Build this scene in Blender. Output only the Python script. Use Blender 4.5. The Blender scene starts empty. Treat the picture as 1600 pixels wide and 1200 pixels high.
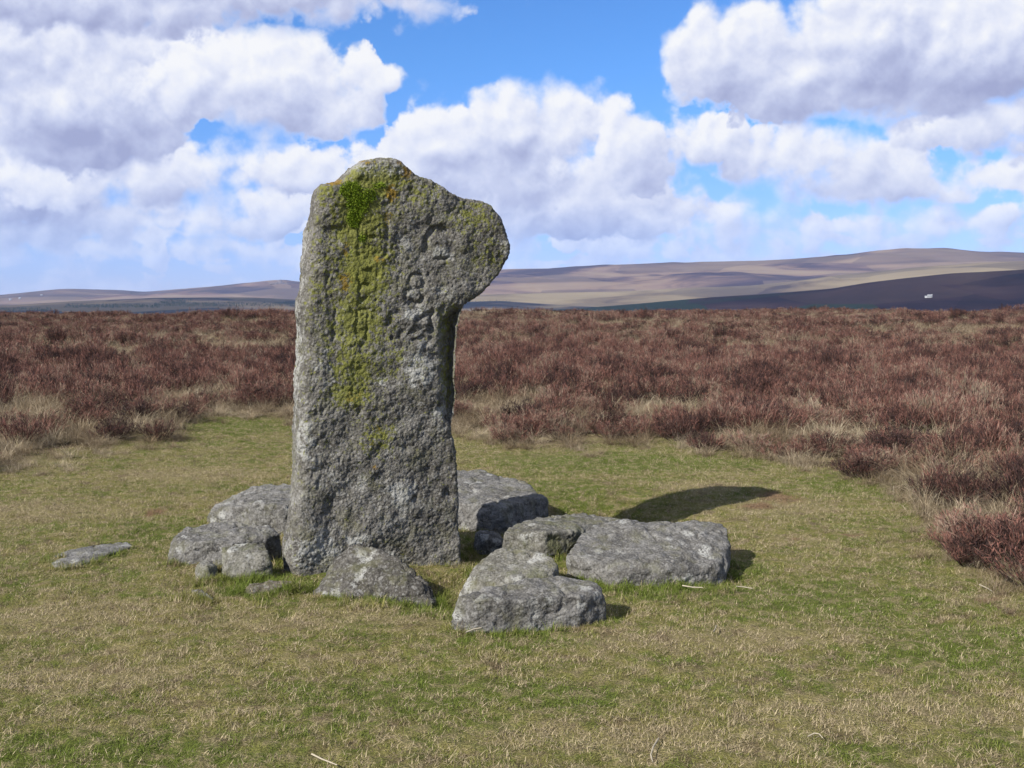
import bpy, bmesh, math, random
import numpy as np
from mathutils import Vector
from mathutils.bvhtree import BVHTree

SC = bpy.context.scene
COL = SC.collection
R = math.radians
rng = np.random.default_rng(11)
random.seed(5)

# ------------------------------------------------------------------ camera
EYE, FPX, HOR = 1.45, 1690.0, 458.0          # eye height (m), focal length and horizon line in photo pixels
PITCH = math.atan((600 - HOR) / FPX)
cam_d = bpy.data.cameras.new('camera')
cam_d.sensor_width = 36.0
cam_d.lens = FPX / 1600 * 36.0
cam_d.clip_start = 0.1
cam_d.clip_end = 40000
cam = bpy.data.objects.new('camera', cam_d)
cam.location = (0, 0, EYE)
cam.rotation_euler = (math.pi / 2 - PITCH, 0, 0)
COL.objects.link(cam)
SC.camera = cam
SC.view_settings.view_transform = 'Standard'
SC.view_settings.look = 'None'
SC.view_settings.gamma = 1
SC.view_settings.use_curve_mapping = False
SC.view_settings.exposure = 0.88
SC.cycles.adaptive_threshold = 0.015
SC.cycles.use_denoising = True
SC.cycles.max_bounces = 5
SC.cycles.diffuse_bounces = 2
SC.cycles.transparent_max_bounces = 8
SC.cycles.caustics_reflective = False
SC.cycles.caustics_refractive = False

CP, SP = math.cos(PITCH), math.sin(PITCH)
def ray(px, py):
    xc, yc = (px - 800) / FPX, (600 - py) / FPX
    return np.array([xc, CP + yc * SP, -SP + yc * CP])
def at_z(px, py, z=0.0):
    d = ray(px, py); k = (z - EYE) / d[2]
    return np.array([d[0] * k, d[1] * k, z])
def project(P):
    x, y, z = P[:, 0], P[:, 1], P[:, 2] - EYE
    dep = y * CP - z * SP
    return 800 + FPX * x / dep, 600 - FPX * (y * SP + z * CP) / dep

# ------------------------------------------------------------------ node helpers
class NT:
    def __init__(s, nt):
        s.t = nt
    def n(s, typ, ins=None, **props):
        nd = s.t.nodes.new(typ)
        for k, v in props.items():
            setattr(nd, k, v)
        for k, v in (ins or {}).items():
            sock = nd.inputs[k]
            if isinstance(v, bpy.types.NodeSocket):
                s.t.links.new(v, sock)
            else:
                sock.default_value = v
        return nd
    def m(s, op, a, b=0.0, c=0.0, clamp=False):
        return s.n('ShaderNodeMath', {0: a, 1: b, 2: c}, operation=op, use_clamp=clamp).outputs[0]
    def v(s, op, a, b=(0, 0, 0), c=(0, 0, 0)):
        nd = s.n('ShaderNodeVectorMath', {0: a, 1: b, 2: c}, operation=op)
        return nd.outputs['Value'] if op in ('LENGTH', 'DOT_PRODUCT', 'DISTANCE') else nd.outputs[0]
    def scale(s, a, k):
        nd = s.n('ShaderNodeVectorMath', {0: a, 'Scale': k}, operation='SCALE'); return nd.outputs[0]
    def mr(s, x, a, b, c=0.0, d=1.0, smooth=True):
        return s.n('ShaderNodeMapRange', {0: x, 1: a, 2: b, 3: c, 4: d}, interpolation_type='SMOOTHSTEP' if smooth else 'LINEAR').outputs[0]
    def mix(s, f, a, b, mode='MIX'):
        nd = s.n('ShaderNodeMix', data_type='RGBA', blend_type=mode)
        for k, v in ((0, f), (6, a), (7, b)):
            if isinstance(v, bpy.types.NodeSocket):
                s.t.links.new(v, nd.inputs[k])
            else:
                nd.inputs[k].default_value = v if k == 0 else (tuple(v) + (1,))[:4]
        return nd.outputs[2]
    def noise(s, vec, scale, detail=3.0, rough=0.5, dist=0.0, out=0):
        return s.n('ShaderNodeTexNoise', {'Vector': vec, 'Scale': scale, 'Detail': detail, 'Roughness': rough, 'Distortion': dist}).outputs[out]
    def vor(s, vec, scale, feature='F1', smooth=0.5, out='Distance'):
        ins = {'Vector': vec, 'Scale': scale}
        if feature == 'SMOOTH_F1':
            ins['Smoothness'] = smooth
        return s.n('ShaderNodeTexVoronoi', ins, feature=feature).outputs[out]
    def ramp(s, f, stops):
        nd = s.n('ShaderNodeValToRGB', {0: f}); e = nd.color_ramp.elements
        while len(e) < len(stops):
            e.new(0.5)
        for el, (p, c) in zip(e, stops):
            el.position = p; el.color = tuple(c) + (1,)
        return nd.outputs[0]

ALBEDO = 0.79                                  # overall reflectance of the place, set once
def new_mat(name):
    m = bpy.data.materials.new(name); m.use_nodes = True
    m.node_tree.nodes.clear()
    return m, NT(m.node_tree)
def finish(T, color, rough=0.9, normal=None, spec=0.15, transl=None):
    color = T.mix(1.0, color, (ALBEDO, ALBEDO, ALBEDO), 'MULTIPLY')
    ins = {'Base Color': color, 'Roughness': rough, 'Specular IOR Level': spec}
    if normal is not None:
        ins['Normal'] = normal
    sh = T.n('ShaderNodeBsdfPrincipled', ins).outputs[0]
    if transl:
        tr = T.n('ShaderNodeBsdfTranslucent', {'Color': color}).outputs[0]
        sh = T.n('ShaderNodeMixShader', {0: transl, 1: sh, 2: tr}).outputs[0]
    T.n('ShaderNodeOutputMaterial', {'Surface': sh})
def hexc(r, g, b):                             # sRGB 0-255 -> linear
    f = lambda c: (c / 12.92 if c <= 0.04045 else ((c + 0.055) / 1.055) ** 2.4)
    return tuple(f(c / 255) for c in (r, g, b))

# ------------------------------------------------------------------ world: blue sky with cumulus, and the sun
SUN_AZ, SUN_EL = R(47.0), R(34.0)            # light travels towards +Y turned SUN_AZ to +X
sun_d = bpy.data.lights.new('sun', 'SUN')
sun_d.energy = 5.0
sun_d.angle = R(0.5)
sun_d.color = (1.0, 0.95, 0.87)
sun = bpy.data.objects.new('sun', sun_d)
ldir = Vector((math.sin(SUN_AZ) * math.cos(SUN_EL), math.cos(SUN_AZ) * math.cos(SUN_EL), -math.sin(SUN_EL)))
sun.rotation_euler = ldir.to_track_quat('-Z', 'Y').to_euler()
sun.location = (-20, -18, 20)
COL.objects.link(sun)

world = bpy.data.worlds.new('World'); SC.world = world; world.use_nodes = True
world.node_tree.nodes.clear()
W = NT(world.node_tree)
world.cycles.sampling_method = 'MANUAL'; world.cycles.sample_map_resolution = 256

# cumulus heaps in layers from far to near: photo pixel of the centre, half width, half height (1690 sky pixels to the radian)
LAYERS = [
    [(180, 392, 240, 24), (430, 392, 150, 20), (740, 388, 160, 26), (930, 380, 180, 26), (1110, 385, 130, 20), (1200, 366, 210, 20), (1490, 350, 170, 26), (1300, 352, 160, 22)],
    [(30, 265, 140, 85), (130, 335, 190, 36), (330, 345, 150, 32), (450, 318, 140, 36), (40, 362, 140, 36), (600, 355, 120, 40), (870, 310, 200, 70), (690, 325, 170, 62), (1010, 335, 100, 46), (1440, 292, 130, 26), (1110, 330, 70, 26)],
    [(240, 265, 140, 52), (450, 262, 125, 44), (90, 290, 110, 40), (620, 262, 80, 50), (690, 220, 88, 64), (790, 198, 78, 74), (885, 195, 72, 66), (800, 260, 150, 60), (1370, 275, 125, 50), (1560, 272, 100, 26)],
    [(985, 225, 66, 60), (960, 270, 90, 44), (1110, 220, 80, 46), (1230, 243, 135, 52), (1310, 262, 80, 40), (1530, 195, 125, 50), (120, 150, 180, 115), (60, 60, 170, 70), (220, 60, 120, 52)],
    [(1120, 92, 80, 72), (1185, 52, 50, 46), (1240, 118, 150, 74), (1370, 62, 140, 96), (1520, 70, 170, 105), (1420, 150, 190, 42)],
    [(320, 125, 95, 66), (425, 128, 120, 80), (520, 165, 90, 52), (570, 115, 48, 38)],
    [(90, -25, 330, 62), (420, -28, 260, 52), (570, 0, 140, 24)],
]
smax = lambda a_, b_, k=8.0: W.n('ShaderNodeMath', {0: a_, 1: b_, 2: k}, operation='SMOOTH_MAX').outputs[0]
def heaps(Q, blobs):
    acc = None
    for (x, y, a_, b_) in blobs:
        d = ray(x, y); d = d / np.linalg.norm(d) * FPX
        s_ = (1 / a_, 1 / a_, 1 / b_)
        q = W.v('MULTIPLY_ADD', Q, s_, tuple(-d[i] * s_[i] for i in range(3)))
        f = W.m('MULTIPLY_ADD', W.v('LENGTH', q), -min(a_, b_), min(a_, b_))
        acc = f if acc is None else smax(acc, f)
    return acc
turn = lambda P: W.n('ShaderNodeVectorRotate', {'Vector': P, 'Rotation': (0.65, 0.85, 0.4)}, rotation_type='EULER_XYZ').outputs[0]   # off the noise lattice
def billow(P):
    b1 = W.m('ABSOLUTE', W.m('SUBTRACT', W.noise(P, 1 / 62, 1.0, 0.5), 0.5))
    fb = W.noise(P, 1 / 42, 4.0, 0.60)
    return W.m('ADD', W.m('MULTIPLY', W.m('SUBTRACT', b1, 0.10), 80), W.m('MULTIPLY', W.m('SUBTRACT', fb, 0.5), 58))
dvec = W.v('NORMALIZE', W.n('ShaderNodeTexCoord').outputs['Generated'])
zz = W.n('ShaderNodeSeparateXYZ', {0: dvec}).outputs[2]
P0 = W.scale(dvec, FPX)
R0, R1 = turn(P0), turn(W.v('ADD', P0, (-10, 0, 15)))
w1 = W.noise(R0, 1 / 120, 3.0, 0.55, out=1)
Q0 = W.v('MULTIPLY_ADD', W.v('SUBTRACT', w1, (.5, .5, .5)), (80, 80, 48), P0)
QB = W.v('ADD', Q0, (-22, 0, 55))
e0, e1 = billow(R0), billow(R1)
soft = W.mr(w1, 0.38, 0.64, 5, 36)
z3 = W.n('ShaderNodeSeparateXYZ', {0: P0}).outputs
lum = alpha = None
for i, blobs in enumerate(LAYERS):
    h0, h2 = heaps(Q0, blobs), heaps(QB, blobs)
    if i == 0:        # flattened rows low down, all round the horizon
        nl = W.noise(turn(W.v('MULTIPLY', Q0, (1, 1, 2.3))), 1 / 95, 3.0, 0.55)
        h0 = smax(h0, W.m('SUBTRACT', W.m('MULTIPLY', W.m('SUBTRACT', nl, 0.48), 150), W.mr(z3[2], 90, 190, 0.0, 90)))
    if i == 1:        # the same kind of heaps over the rest of the sky
        gen = W.m('MULTIPLY', W.m('SUBTRACT', W.noise(turn(W.v('MULTIPLY', Q0, (1, 1, 1.7))), 1 / 620, 2.0, 0.5), 0.50), 500)
        inview = W.m('MULTIPLY', W.mr(z3[1], 1350, 1500, 0.0, 1.0), W.mr(z3[2], 440, 540, 1.0, 0.0))
        h0 = smax(h0, W.m('SUBTRACT', gen, W.m('MULTIPLY', inview, 400)))
    D = W.m('ADD', h0, e0)
    ak = W.mr(W.m('DIVIDE', D, soft), -0.5, 0.9)
    lk = W.m('ADD', W.m('MULTIPLY', W.m('SUBTRACT', h0, h2), 0.0078 if i else 0.005), W.m('MULTIPLY', W.m('SUBTRACT', e0, e1), 0.0130))
    lk = W.m('ADD', W.m('ADD', lk, (0.44, 0.46, 0.48, 0.48, 0.47, 0.56, 0.36)[i]), W.mr(D, 4, 70, 0.08, -0.10), clamp=True)
    if lum is None:
        lum, alpha = lk, ak
    else:
        lum = W.n('ShaderNodeMix', {0: ak, 2: lum, 3: lk}, data_type='FLOAT').outputs[0]
        alpha = W.m('MAXIMUM', alpha, ak)
ccol = W.ramp(lum, [
    (0.0, hexc(166, 172, 208)), (0.30, hexc(190, 197, 228)), (0.55, hexc(213, 219, 243)), (0.80, hexc(238, 241, 253)), (1.0, hexc(254, 254, 255))])
SKY_STRENGTH = 0.054
sky = W.n('ShaderNodeTexSky', sky_type='NISHITA', sun_disc=False, sun_elevation=SUN_EL, sun_rotation=SUN_AZ + math.pi,
          altitude=400, air_density=1.0, dust_density=0.0, ozone_density=3.0).outputs[0]
sky = W.mix(1.0, sky, W.mix(W.mr(zz, 0.0, 0.22), (0.68, 0.82, 1.55), (0.58, 1.02, 1.58)), 'MULTIPLY')
ccol = W.scale(ccol, 9.8)
alpha = W.m('MULTIPLY', alpha, W.mr(zz, 0.0, 0.09, 0.60, 1.0))     # low cloud is seen through more air
final = W.mix(alpha, sky, ccol)
bg = W.n('ShaderNodeBackground', {0: final, 1: SKY_STRENGTH}).outputs[0]
W.n('ShaderNodeOutputWorld', {0: bg})

# ------------------------------------------------------------------ numpy noise
_perm = rng.permutation(4096)
_grad = rng.normal(size=(4096, 3)); _grad /= np.linalg.norm(_grad, axis=1)[:, None]
def pnoise(P):
    P = np.asarray(P, float); I = np.floor(P).astype(np.int64); F = P - I
    U = F * F * F * (F * (F * 6 - 15) + 10)
    out = 0
    for dx in (0, 1):
        for dy in (0, 1):
            for dz in (0, 1):
                h = _perm[(_perm[(_perm[(I[:, 0] + dx) & 4095] + I[:, 1] + dy) & 4095] + I[:, 2] + dz) & 4095]
                g = _grad[h]
                dot = g[:, 0] * (F[:, 0] - dx) + g[:, 1] * (F[:, 1] - dy) + g[:, 2] * (F[:, 2] - dz)
                w = (U[:, 0] if dx else 1 - U[:, 0]) * (U[:, 1] if dy else 1 - U[:, 1]) * (U[:, 2] if dz else 1 - U[:, 2])
                out = out + w * dot
    return out * 1.6
def fbm(P, size, octs=3, seed=0.0, gain=0.5):
    P = np.asarray(P, float) / size + seed * 17.31
    s = 0; a = 1.0
    for o in range(octs):
        s = s + a * pnoise(P * 2 ** o + o * 5.2); a *= gain
    return s
def n2(x, y, size, octs=2, seed=0.0):
    return fbm(np.stack([x, y, np.full_like(x, 0.37)], 1), size, octs, seed)
def sstep(x, a, b):
    t = np.clip((x - a) / (b - a), 0, 1); return t * t * (3 - 2 * t)

# ------------------------------------------------------------------ object helpers
def link(name, mesh, parent=None, loc=None, **props):
    o = bpy.data.objects.new(name, mesh); COL.objects.link(o)
    if parent:
        o.parent = parent
    if loc is not None:
        o.location = loc
    for k, v in props.items():
        o[k] = v
    return o
def np_mesh(name, V, F, mats=(), smooth=False, attrs=None, mat_idx=None):
    """V (n,3); F (m,k) faces of one size"""
    me = bpy.data.meshes.new(name)
    V = np.asarray(V, np.float32); F = np.asarray(F, np.int32)
    m, k = F.shape
    me.vertices.add(len(V)); me.vertices.foreach_set('co', V.ravel())
    me.loops.add(m * k); me.loops.foreach_set('vertex_index', F.ravel())
    me.polygons.add(m); me.polygons.foreach_set('loop_start', np.arange(0, m * k, k, dtype=np.int32))
    if mat_idx is not None:
        me.polygons.foreach_set('material_index', np.asarray(mat_idx, np.int32))
    if smooth:
        me.polygons.foreach_set('use_smooth', np.ones(m, bool))
    me.update(calc_edges=True)
    for a, val in (attrs or {}).items():
        at = me.attributes.new(a, 'FLOAT', 'POINT'); at.data.foreach_set('value', np.asarray(val, np.float32))
    for mt in mats:
        me.materials.append(mt)
    return me
def remeshed(V, F_lists, voxel, smooth_it=0):
    """closed shell -> even voxel mesh -> numpy co, normals, quads"""
    me = bpy.data.meshes.new('tmp'); me.from_pydata([tuple(v) for v in V], [], F_lists); me.update()
    o = link('tmp', me)
    md = o.modifiers.new('r', 'REMESH'); md.mode = 'VOXEL'; md.voxel_size = voxel
    if smooth_it:
        ms = o.modifiers.new('s', 'SMOOTH'); ms.factor = 0.5; ms.iterations = smooth_it
    ev = o.evaluated_get(bpy.context.evaluated_depsgraph_get())
    m2 = bpy.data.meshes.new_from_object(ev)
    n = len(m2.vertices)
    co = np.empty(n * 3, np.float32); m2.vertices.foreach_get('co', co); co = co.reshape(-1, 3).astype(float)
    nr = np.empty(n * 3, np.float32); m2.vertex_normals.foreach_get('vector', nr); nr = nr.reshape(-1, 3).astype(float)
    lt = np.empty(len(m2.loops), np.int32); m2.loops.foreach_get('vertex_index', lt)
    quads = lt.reshape(-1, 4)
    bpy.data.objects.remove(o); bpy.data.meshes.remove(me); bpy.data.meshes.remove(m2)
    return co, nr, quads

# ------------------------------------------------------------------ where turf ends and heather starts
edge_px = [(-500, 840), (-200, 770), (0, 742), (90, 726), (180, 706), (285, 694), (300, 664), (380, 662), (455, 668), (560, 662), (720, 676), (800, 694),
           (880, 706), (960, 696), (1060, 694), (1120, 708), (1180, 724), (1280, 742), (1360, 764), (1420, 800), (1450, 860),
           (1510, 905), (1570, 940), (1650, 990), (1800, 1010), (2100, 1060)]
_e = np.array([at_z(*p) for p in edge_px])
_th, _rb = np.arctan2(_e[:, 0], _e[:, 1]), np.hypot(_e[:, 0], _e[:, 1])
_o = np.argsort(_th); _th, _rb = _th[_o], _rb[_o]
def moor(x, y):
    th = np.arctan2(x, y); r = np.hypot(x, y)
    return r - np.interp(th, _th, _rb) + 0.25 * n2(x, y, 0.9, 2, 3.0)

hollow = [(at_z(985, 798), 0.34, 0.09), (at_z(905, 806), 0.40, 0.13), (at_z(735, 862), 0.16, 0.11), (at_z(712, 905), 0.13, 0.12), (at_z(700, 945), 0.10, 0.06), (at_z(428, 880), 0.10, 0.05), (at_z(1150, 905), 0.12, 0.03)]
def ground_z(x, y):
    r = np.hypot(x, y)
    z = 0.012 * n2(x, y, 0.5, 3, 1.0) + 0.010 * n2(x, y, 0.11, 2, 2.0)
    far = sstep(r, 7.0, 16.0)
    z = z + far * (0.10 * n2(x, y, 6.0, 2, 4.0) + 0.20 * n2(x, y, 23.0, 2, 5.0) + 0.35 * sstep(r, 35, 70) * n2(x, y, 15.0, 2, 25.0))
    z = z + sstep(moor(x, y), -0.1, 0.8) * 0.03
    for c, s, dep in hollow:
        z = z - dep * np.exp(-((x - c[0]) ** 2 + (y - c[1]) ** 2) / (2 * s * s))
    th = np.arctan2(x, y)
    z = z - np.clip(r - 14, 0, 90) / 76 * (0.52 - 0.45 * np.clip(th, -.5, .5))
    edge = 92 - 16 * th + 9 * np.sin(th * 7)                  # the moor drops away into the valley
    d = np.clip(r - edge, 0, None)
    z = z - 62 * (1 - np.exp(-(d / 330) ** 1.5)) - 0.0 * d
    return z

# ------------------------------------------------------------------ materials
def patches(T, P, spots):
    """soft spots with a shape of their own: (px, py, half width m, half depth m)"""
    acc = None
    wob = T.n('ShaderNodeTexNoise', {'Vector': P, 'Scale': 5.0, 'Detail': 4.0, 'Roughness': 0.6}).outputs[1]
    Q = T.v('MULTIPLY_ADD', T.v('SUBTRACT', wob, (.5, .5, .5)), (.45, .45, 0), P)
    for (px, py, a, b) in spots:
        c = at_z(px, py)
        q = T.v('MULTIPLY', T.v('SUBTRACT', Q, (c[0], c[1], 0)), (1 / a, 1 / b, 0))
        f = T.mr(T.v('LENGTH', q), 1.15, 0.35)
        acc = f if acc is None else T.m('MAXIMUM', acc, f)
    return acc
def turf_group():
    g = bpy.data.node_groups.new('turf_colour', 'ShaderNodeTree')
    for nm in ('Green', 'Dry', 'Soil', 'Rust'):
        g.interface.new_socket(nm, in_out='OUTPUT', socket_type='NodeSocketFloat')
    T = NT(g)
    P = T.v('MULTIPLY', T.n('ShaderNodeNewGeometry').outputs['Position'], (1, 1, 0))
    lush = patches(T, P, [(455, 905, .35, .25), (400, 925, .25, .12), (700, 950, .35, .3), (1000, 915, .75, .2), (1160, 890, .25, .2), (880, 765, .45, .5),
                          (980, 720, 1.4, .8), (380, 670, .8, .8), (870, 800, .5, .3), (255, 830, .3, .4), (100, 1190, .9, .3), (700, 1080, .9, .25),
                          (820, 1000, .5, .15), (620, 930, .4, .2), (1280, 930, .6, .5), (1500, 1010, .5, .4), (1350, 760, .6, .6)])
    dry = patches(T, P, [(240, 800, .10, .12), (600, 965, .38, .14), (420, 975, .5, .16), (120, 960, .5, .3), (1100, 1000, .9, .18), (1330, 838, .10, .08), (1250, 845, .2, .15),
                         (1230, 790, .45, .35), (60, 800, .7, .5), (1400, 1110, .7, .2), (150, 1060, .5, .2), (960, 1150, .7, .15), (1545, 935, .15, .12), (300, 740, .8, .4), (1100, 760, .4, .3)])
    n1 = T.noise(P, 1.1, 3.0, 0.6)
    n2_ = T.noise(T.v('ADD', P, (31, 7, 0)), 4.5, 4.0, 0.62)
    n3 = T.noise(T.v('ADD', P, (3, 57, 0)), 16.0, 3.0, 0.6)
    base = T.m('ADD', T.m('MULTIPLY', n1, 0.28), T.m('ADD', T.m('MULTIPLY', n2_, 0.36), T.m('MULTIPLY', n3, 0.36)))
    green = T.m('ADD', T.mr(base, 0.42, 0.60), T.m('MULTIPLY', lush, 0.75))
    green = T.m('SUBTRACT', green, T.m('MULTIPLY', dry, 0.45), clamp=True)
    n4 = T.noise(T.v('ADD', P, (77, 21, 0)), 13.0, 4.0, 0.68)
    dr = T.m('ADD', T.mr(n4, 0.44, 0.62), T.m('MULTIPLY', dry, 0.5), clamp=True)
    soil = T.m('MULTIPLY', T.mr(T.noise(T.v('ADD', P, (5, 91, 0)), 6.0, 5.0, 0.68), 0.53, 0.66), T.m('SUBTRACT', 1.0, T.m('MULTIPLY', lush, 0.8)))
    rust = patches(T, P, [(242, 801, .085, .10), (1212, 776, .16, .30), (1180, 790, .14, .12), (1330, 838, .07, .05), (1545, 935, .07, .07), (1250, 845, .05, .05)])
    T.n('NodeGroupOutput', {0: green, 1: dr, 2: soil, 3: rust})
    return g
TG = turf_group()

C_GREEN, C_OLIVE, C_STRAW, C_BROWN, C_RUST = (0.122, 0.152, 0.030), (0.240, 0.216, 0.074), (0.46, 0.375, 0.205), (0.170, 0.122, 0.080), (0.26, 0.165, 0.10)
def make_ground_mat():
    m, T = new_mat('moorland_ground')
    g = T.n('ShaderNodeGroup', node_tree=TG).outputs
    P = T.n('ShaderNodeNewGeometry').outputs['Position']
    fine = T.noise(P, 130.0, 3.0, 0.7)
    c = T.mix(g[0], C_OLIVE, C_GREEN)
    c = T.mix(T.m('MULTIPLY', g[1], 0.75), c, tuple(x * .72 for x in C_STRAW))
    c = T.mix(T.m('MULTIPLY', g[2], 0.7), c, C_BROWN)
    c = T.mix(T.m('MULTIPLY', g[3], 0.9), c, C_RUST)
    c = T.mix(T.mr(fine, 0.40, 0.62), T.mix(0.6, c, (0.045, 0.038, 0.018)), c)
    # under the heather: peat, litter and moss
    mo = T.n('ShaderNodeAttribute', attribute_name='moor').outputs['Fac']
    hn = T.noise(P, 2.2, 4.0, 0.6)
    h = T.ramp(hn, [(0.3, (0.04, 0.028, 0.02)), (0.45, (0.10, 0.072, 0.045)), (0.58, (0.20, 0.16, 0.09)), (0.75, (0.09, 0.095, 0.032))])
    c = T.mix(T.mr(mo, 0.2, 0.8), c, h)
    fr = T.n('ShaderNodeAttribute', attribute_name='far').outputs['Fac']
    c = T.mix(fr, c, T.ramp(T.noise(P, 0.004, 5.0, 0.6), [(0.35, (0.06, 0.045, 0.04)), (0.6, (0.16, 0.13, 0.08))]))
    bp = T.n('ShaderNodeBump', {'Strength': 0.8, 'Distance': 0.02, 'Height': T.m('ADD', T.noise(P, 60.0, 4.0, 0.7), T.m('MULTIPLY', fine, 0.5))}).outputs[0]
    finish(T, c, 1.0, bp, 0.05)
    return m
def make_blade_mat():
    m, T = new_mat('turf_blades')
    g = T.n('ShaderNodeGroup', node_tree=TG).outputs
    rnd = T.n('ShaderNodeAttribute', attribute_name='rnd').outputs['Fac']
    rnd2 = T.n('ShaderNodeAttribute', attribute_name='rnd2').outputs['Fac']
    tip = T.n('ShaderNodeAttribute', attribute_name='tip').outputs['Fac']
    c = T.mix(g[0], C_OLIVE, C_GREEN)
    c = T.mix(T.m('MULTIPLY', rnd2, 0.55), c, T.mix(g[0], (0.265, 0.255, 0.078), (0.195, 0.260, 0.048)))
    th = T.m('ADD', T.m('MULTIPLY', g[1], 0.55), T.m('MULTIPLY', T.m('SUBTRACT', 1.0, g[0]), 0.32))
    dead = T.m('GREATER_THAN', T.m('ADD', th, 0.05), rnd)
    straw = T.mix(rnd2, (0.20, 0.152, 0.098), (0.60, 0.50, 0.32))
    c = T.mix(dead, c, straw)
    br = T.m('MULTIPLY', T.m('GREATER_THAN', T.m('MULTIPLY', g[2], 0.6), T.m('SUBTRACT', 1.0, rnd)), 0.8)
    c = T.mix(br, c, C_BROWN)
    c = T.mix(T.m('MULTIPLY', T.m('GREATER_THAN', g[3], rnd), 0.85), c, C_RUST)
    finish(T, c, 0.85, None, 0.12, 0.22)
    return m
def make_plant_mat(name, stops, size, hue_jit=0.5, transl=0.15, dark=0.55):
    m, T = new_mat(name)
    P = T.n('ShaderNodeNewGeometry').outputs['Position']
    rnd = T.n('ShaderNodeAttribute', attribute_name='rnd').outputs['Fac']
    f = T.m('ADD', T.m('MULTIPLY', T.noise(P, 1.0 / size, 3.0, 0.6), 1.0 - 0.3 * hue_jit), T.m('MULTIPLY', T.m('SUBTRACT', rnd, 0.35), 0.36 * hue_jit))
    oi = T.n('ShaderNodeObjectInfo').outputs['Random']
    f = T.m('ADD', T.m('ADD', T.m('MULTIPLY', T.m('SUBTRACT', f, 0.5), 1.9), 0.5), T.m('MULTIPLY', T.m('SUBTRACT', oi, 0.5), 0.42))
    c = T.ramp(f, stops)
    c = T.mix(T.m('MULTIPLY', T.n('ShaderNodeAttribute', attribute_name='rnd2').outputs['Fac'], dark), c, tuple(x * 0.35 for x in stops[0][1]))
    finish(T, c, 0.9, None, 0.08, transl)
    return m
M_GROUND = make_ground_mat()
M_BLADE = make_blade_mat()
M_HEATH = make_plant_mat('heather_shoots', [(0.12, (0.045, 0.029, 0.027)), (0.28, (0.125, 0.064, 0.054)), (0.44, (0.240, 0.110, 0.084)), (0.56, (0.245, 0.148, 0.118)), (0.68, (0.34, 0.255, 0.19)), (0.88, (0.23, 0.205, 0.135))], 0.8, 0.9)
M_STEM = make_plant_mat('heather_wood', [(0.3, (0.05, 0.034, 0.028)), (0.6, (0.13, 0.095, 0.08)), (0.8, (0.22, 0.18, 0.15))], 0.4, 1.0, 0.0, 0.2)
M_STRAW = make_plant_mat('dead_grass', [(0.05, (0.16, 0.115, 0.070)), (0.32, (0.31, 0.24, 0.155)), (0.55, (0.46, 0.375, 0.255)), (0.78, (0.60, 0.51, 0.37)), (0.97, (0.22, 0.22, 0.08))], 0.7, 0.8, 0.25, 0.25)

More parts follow.
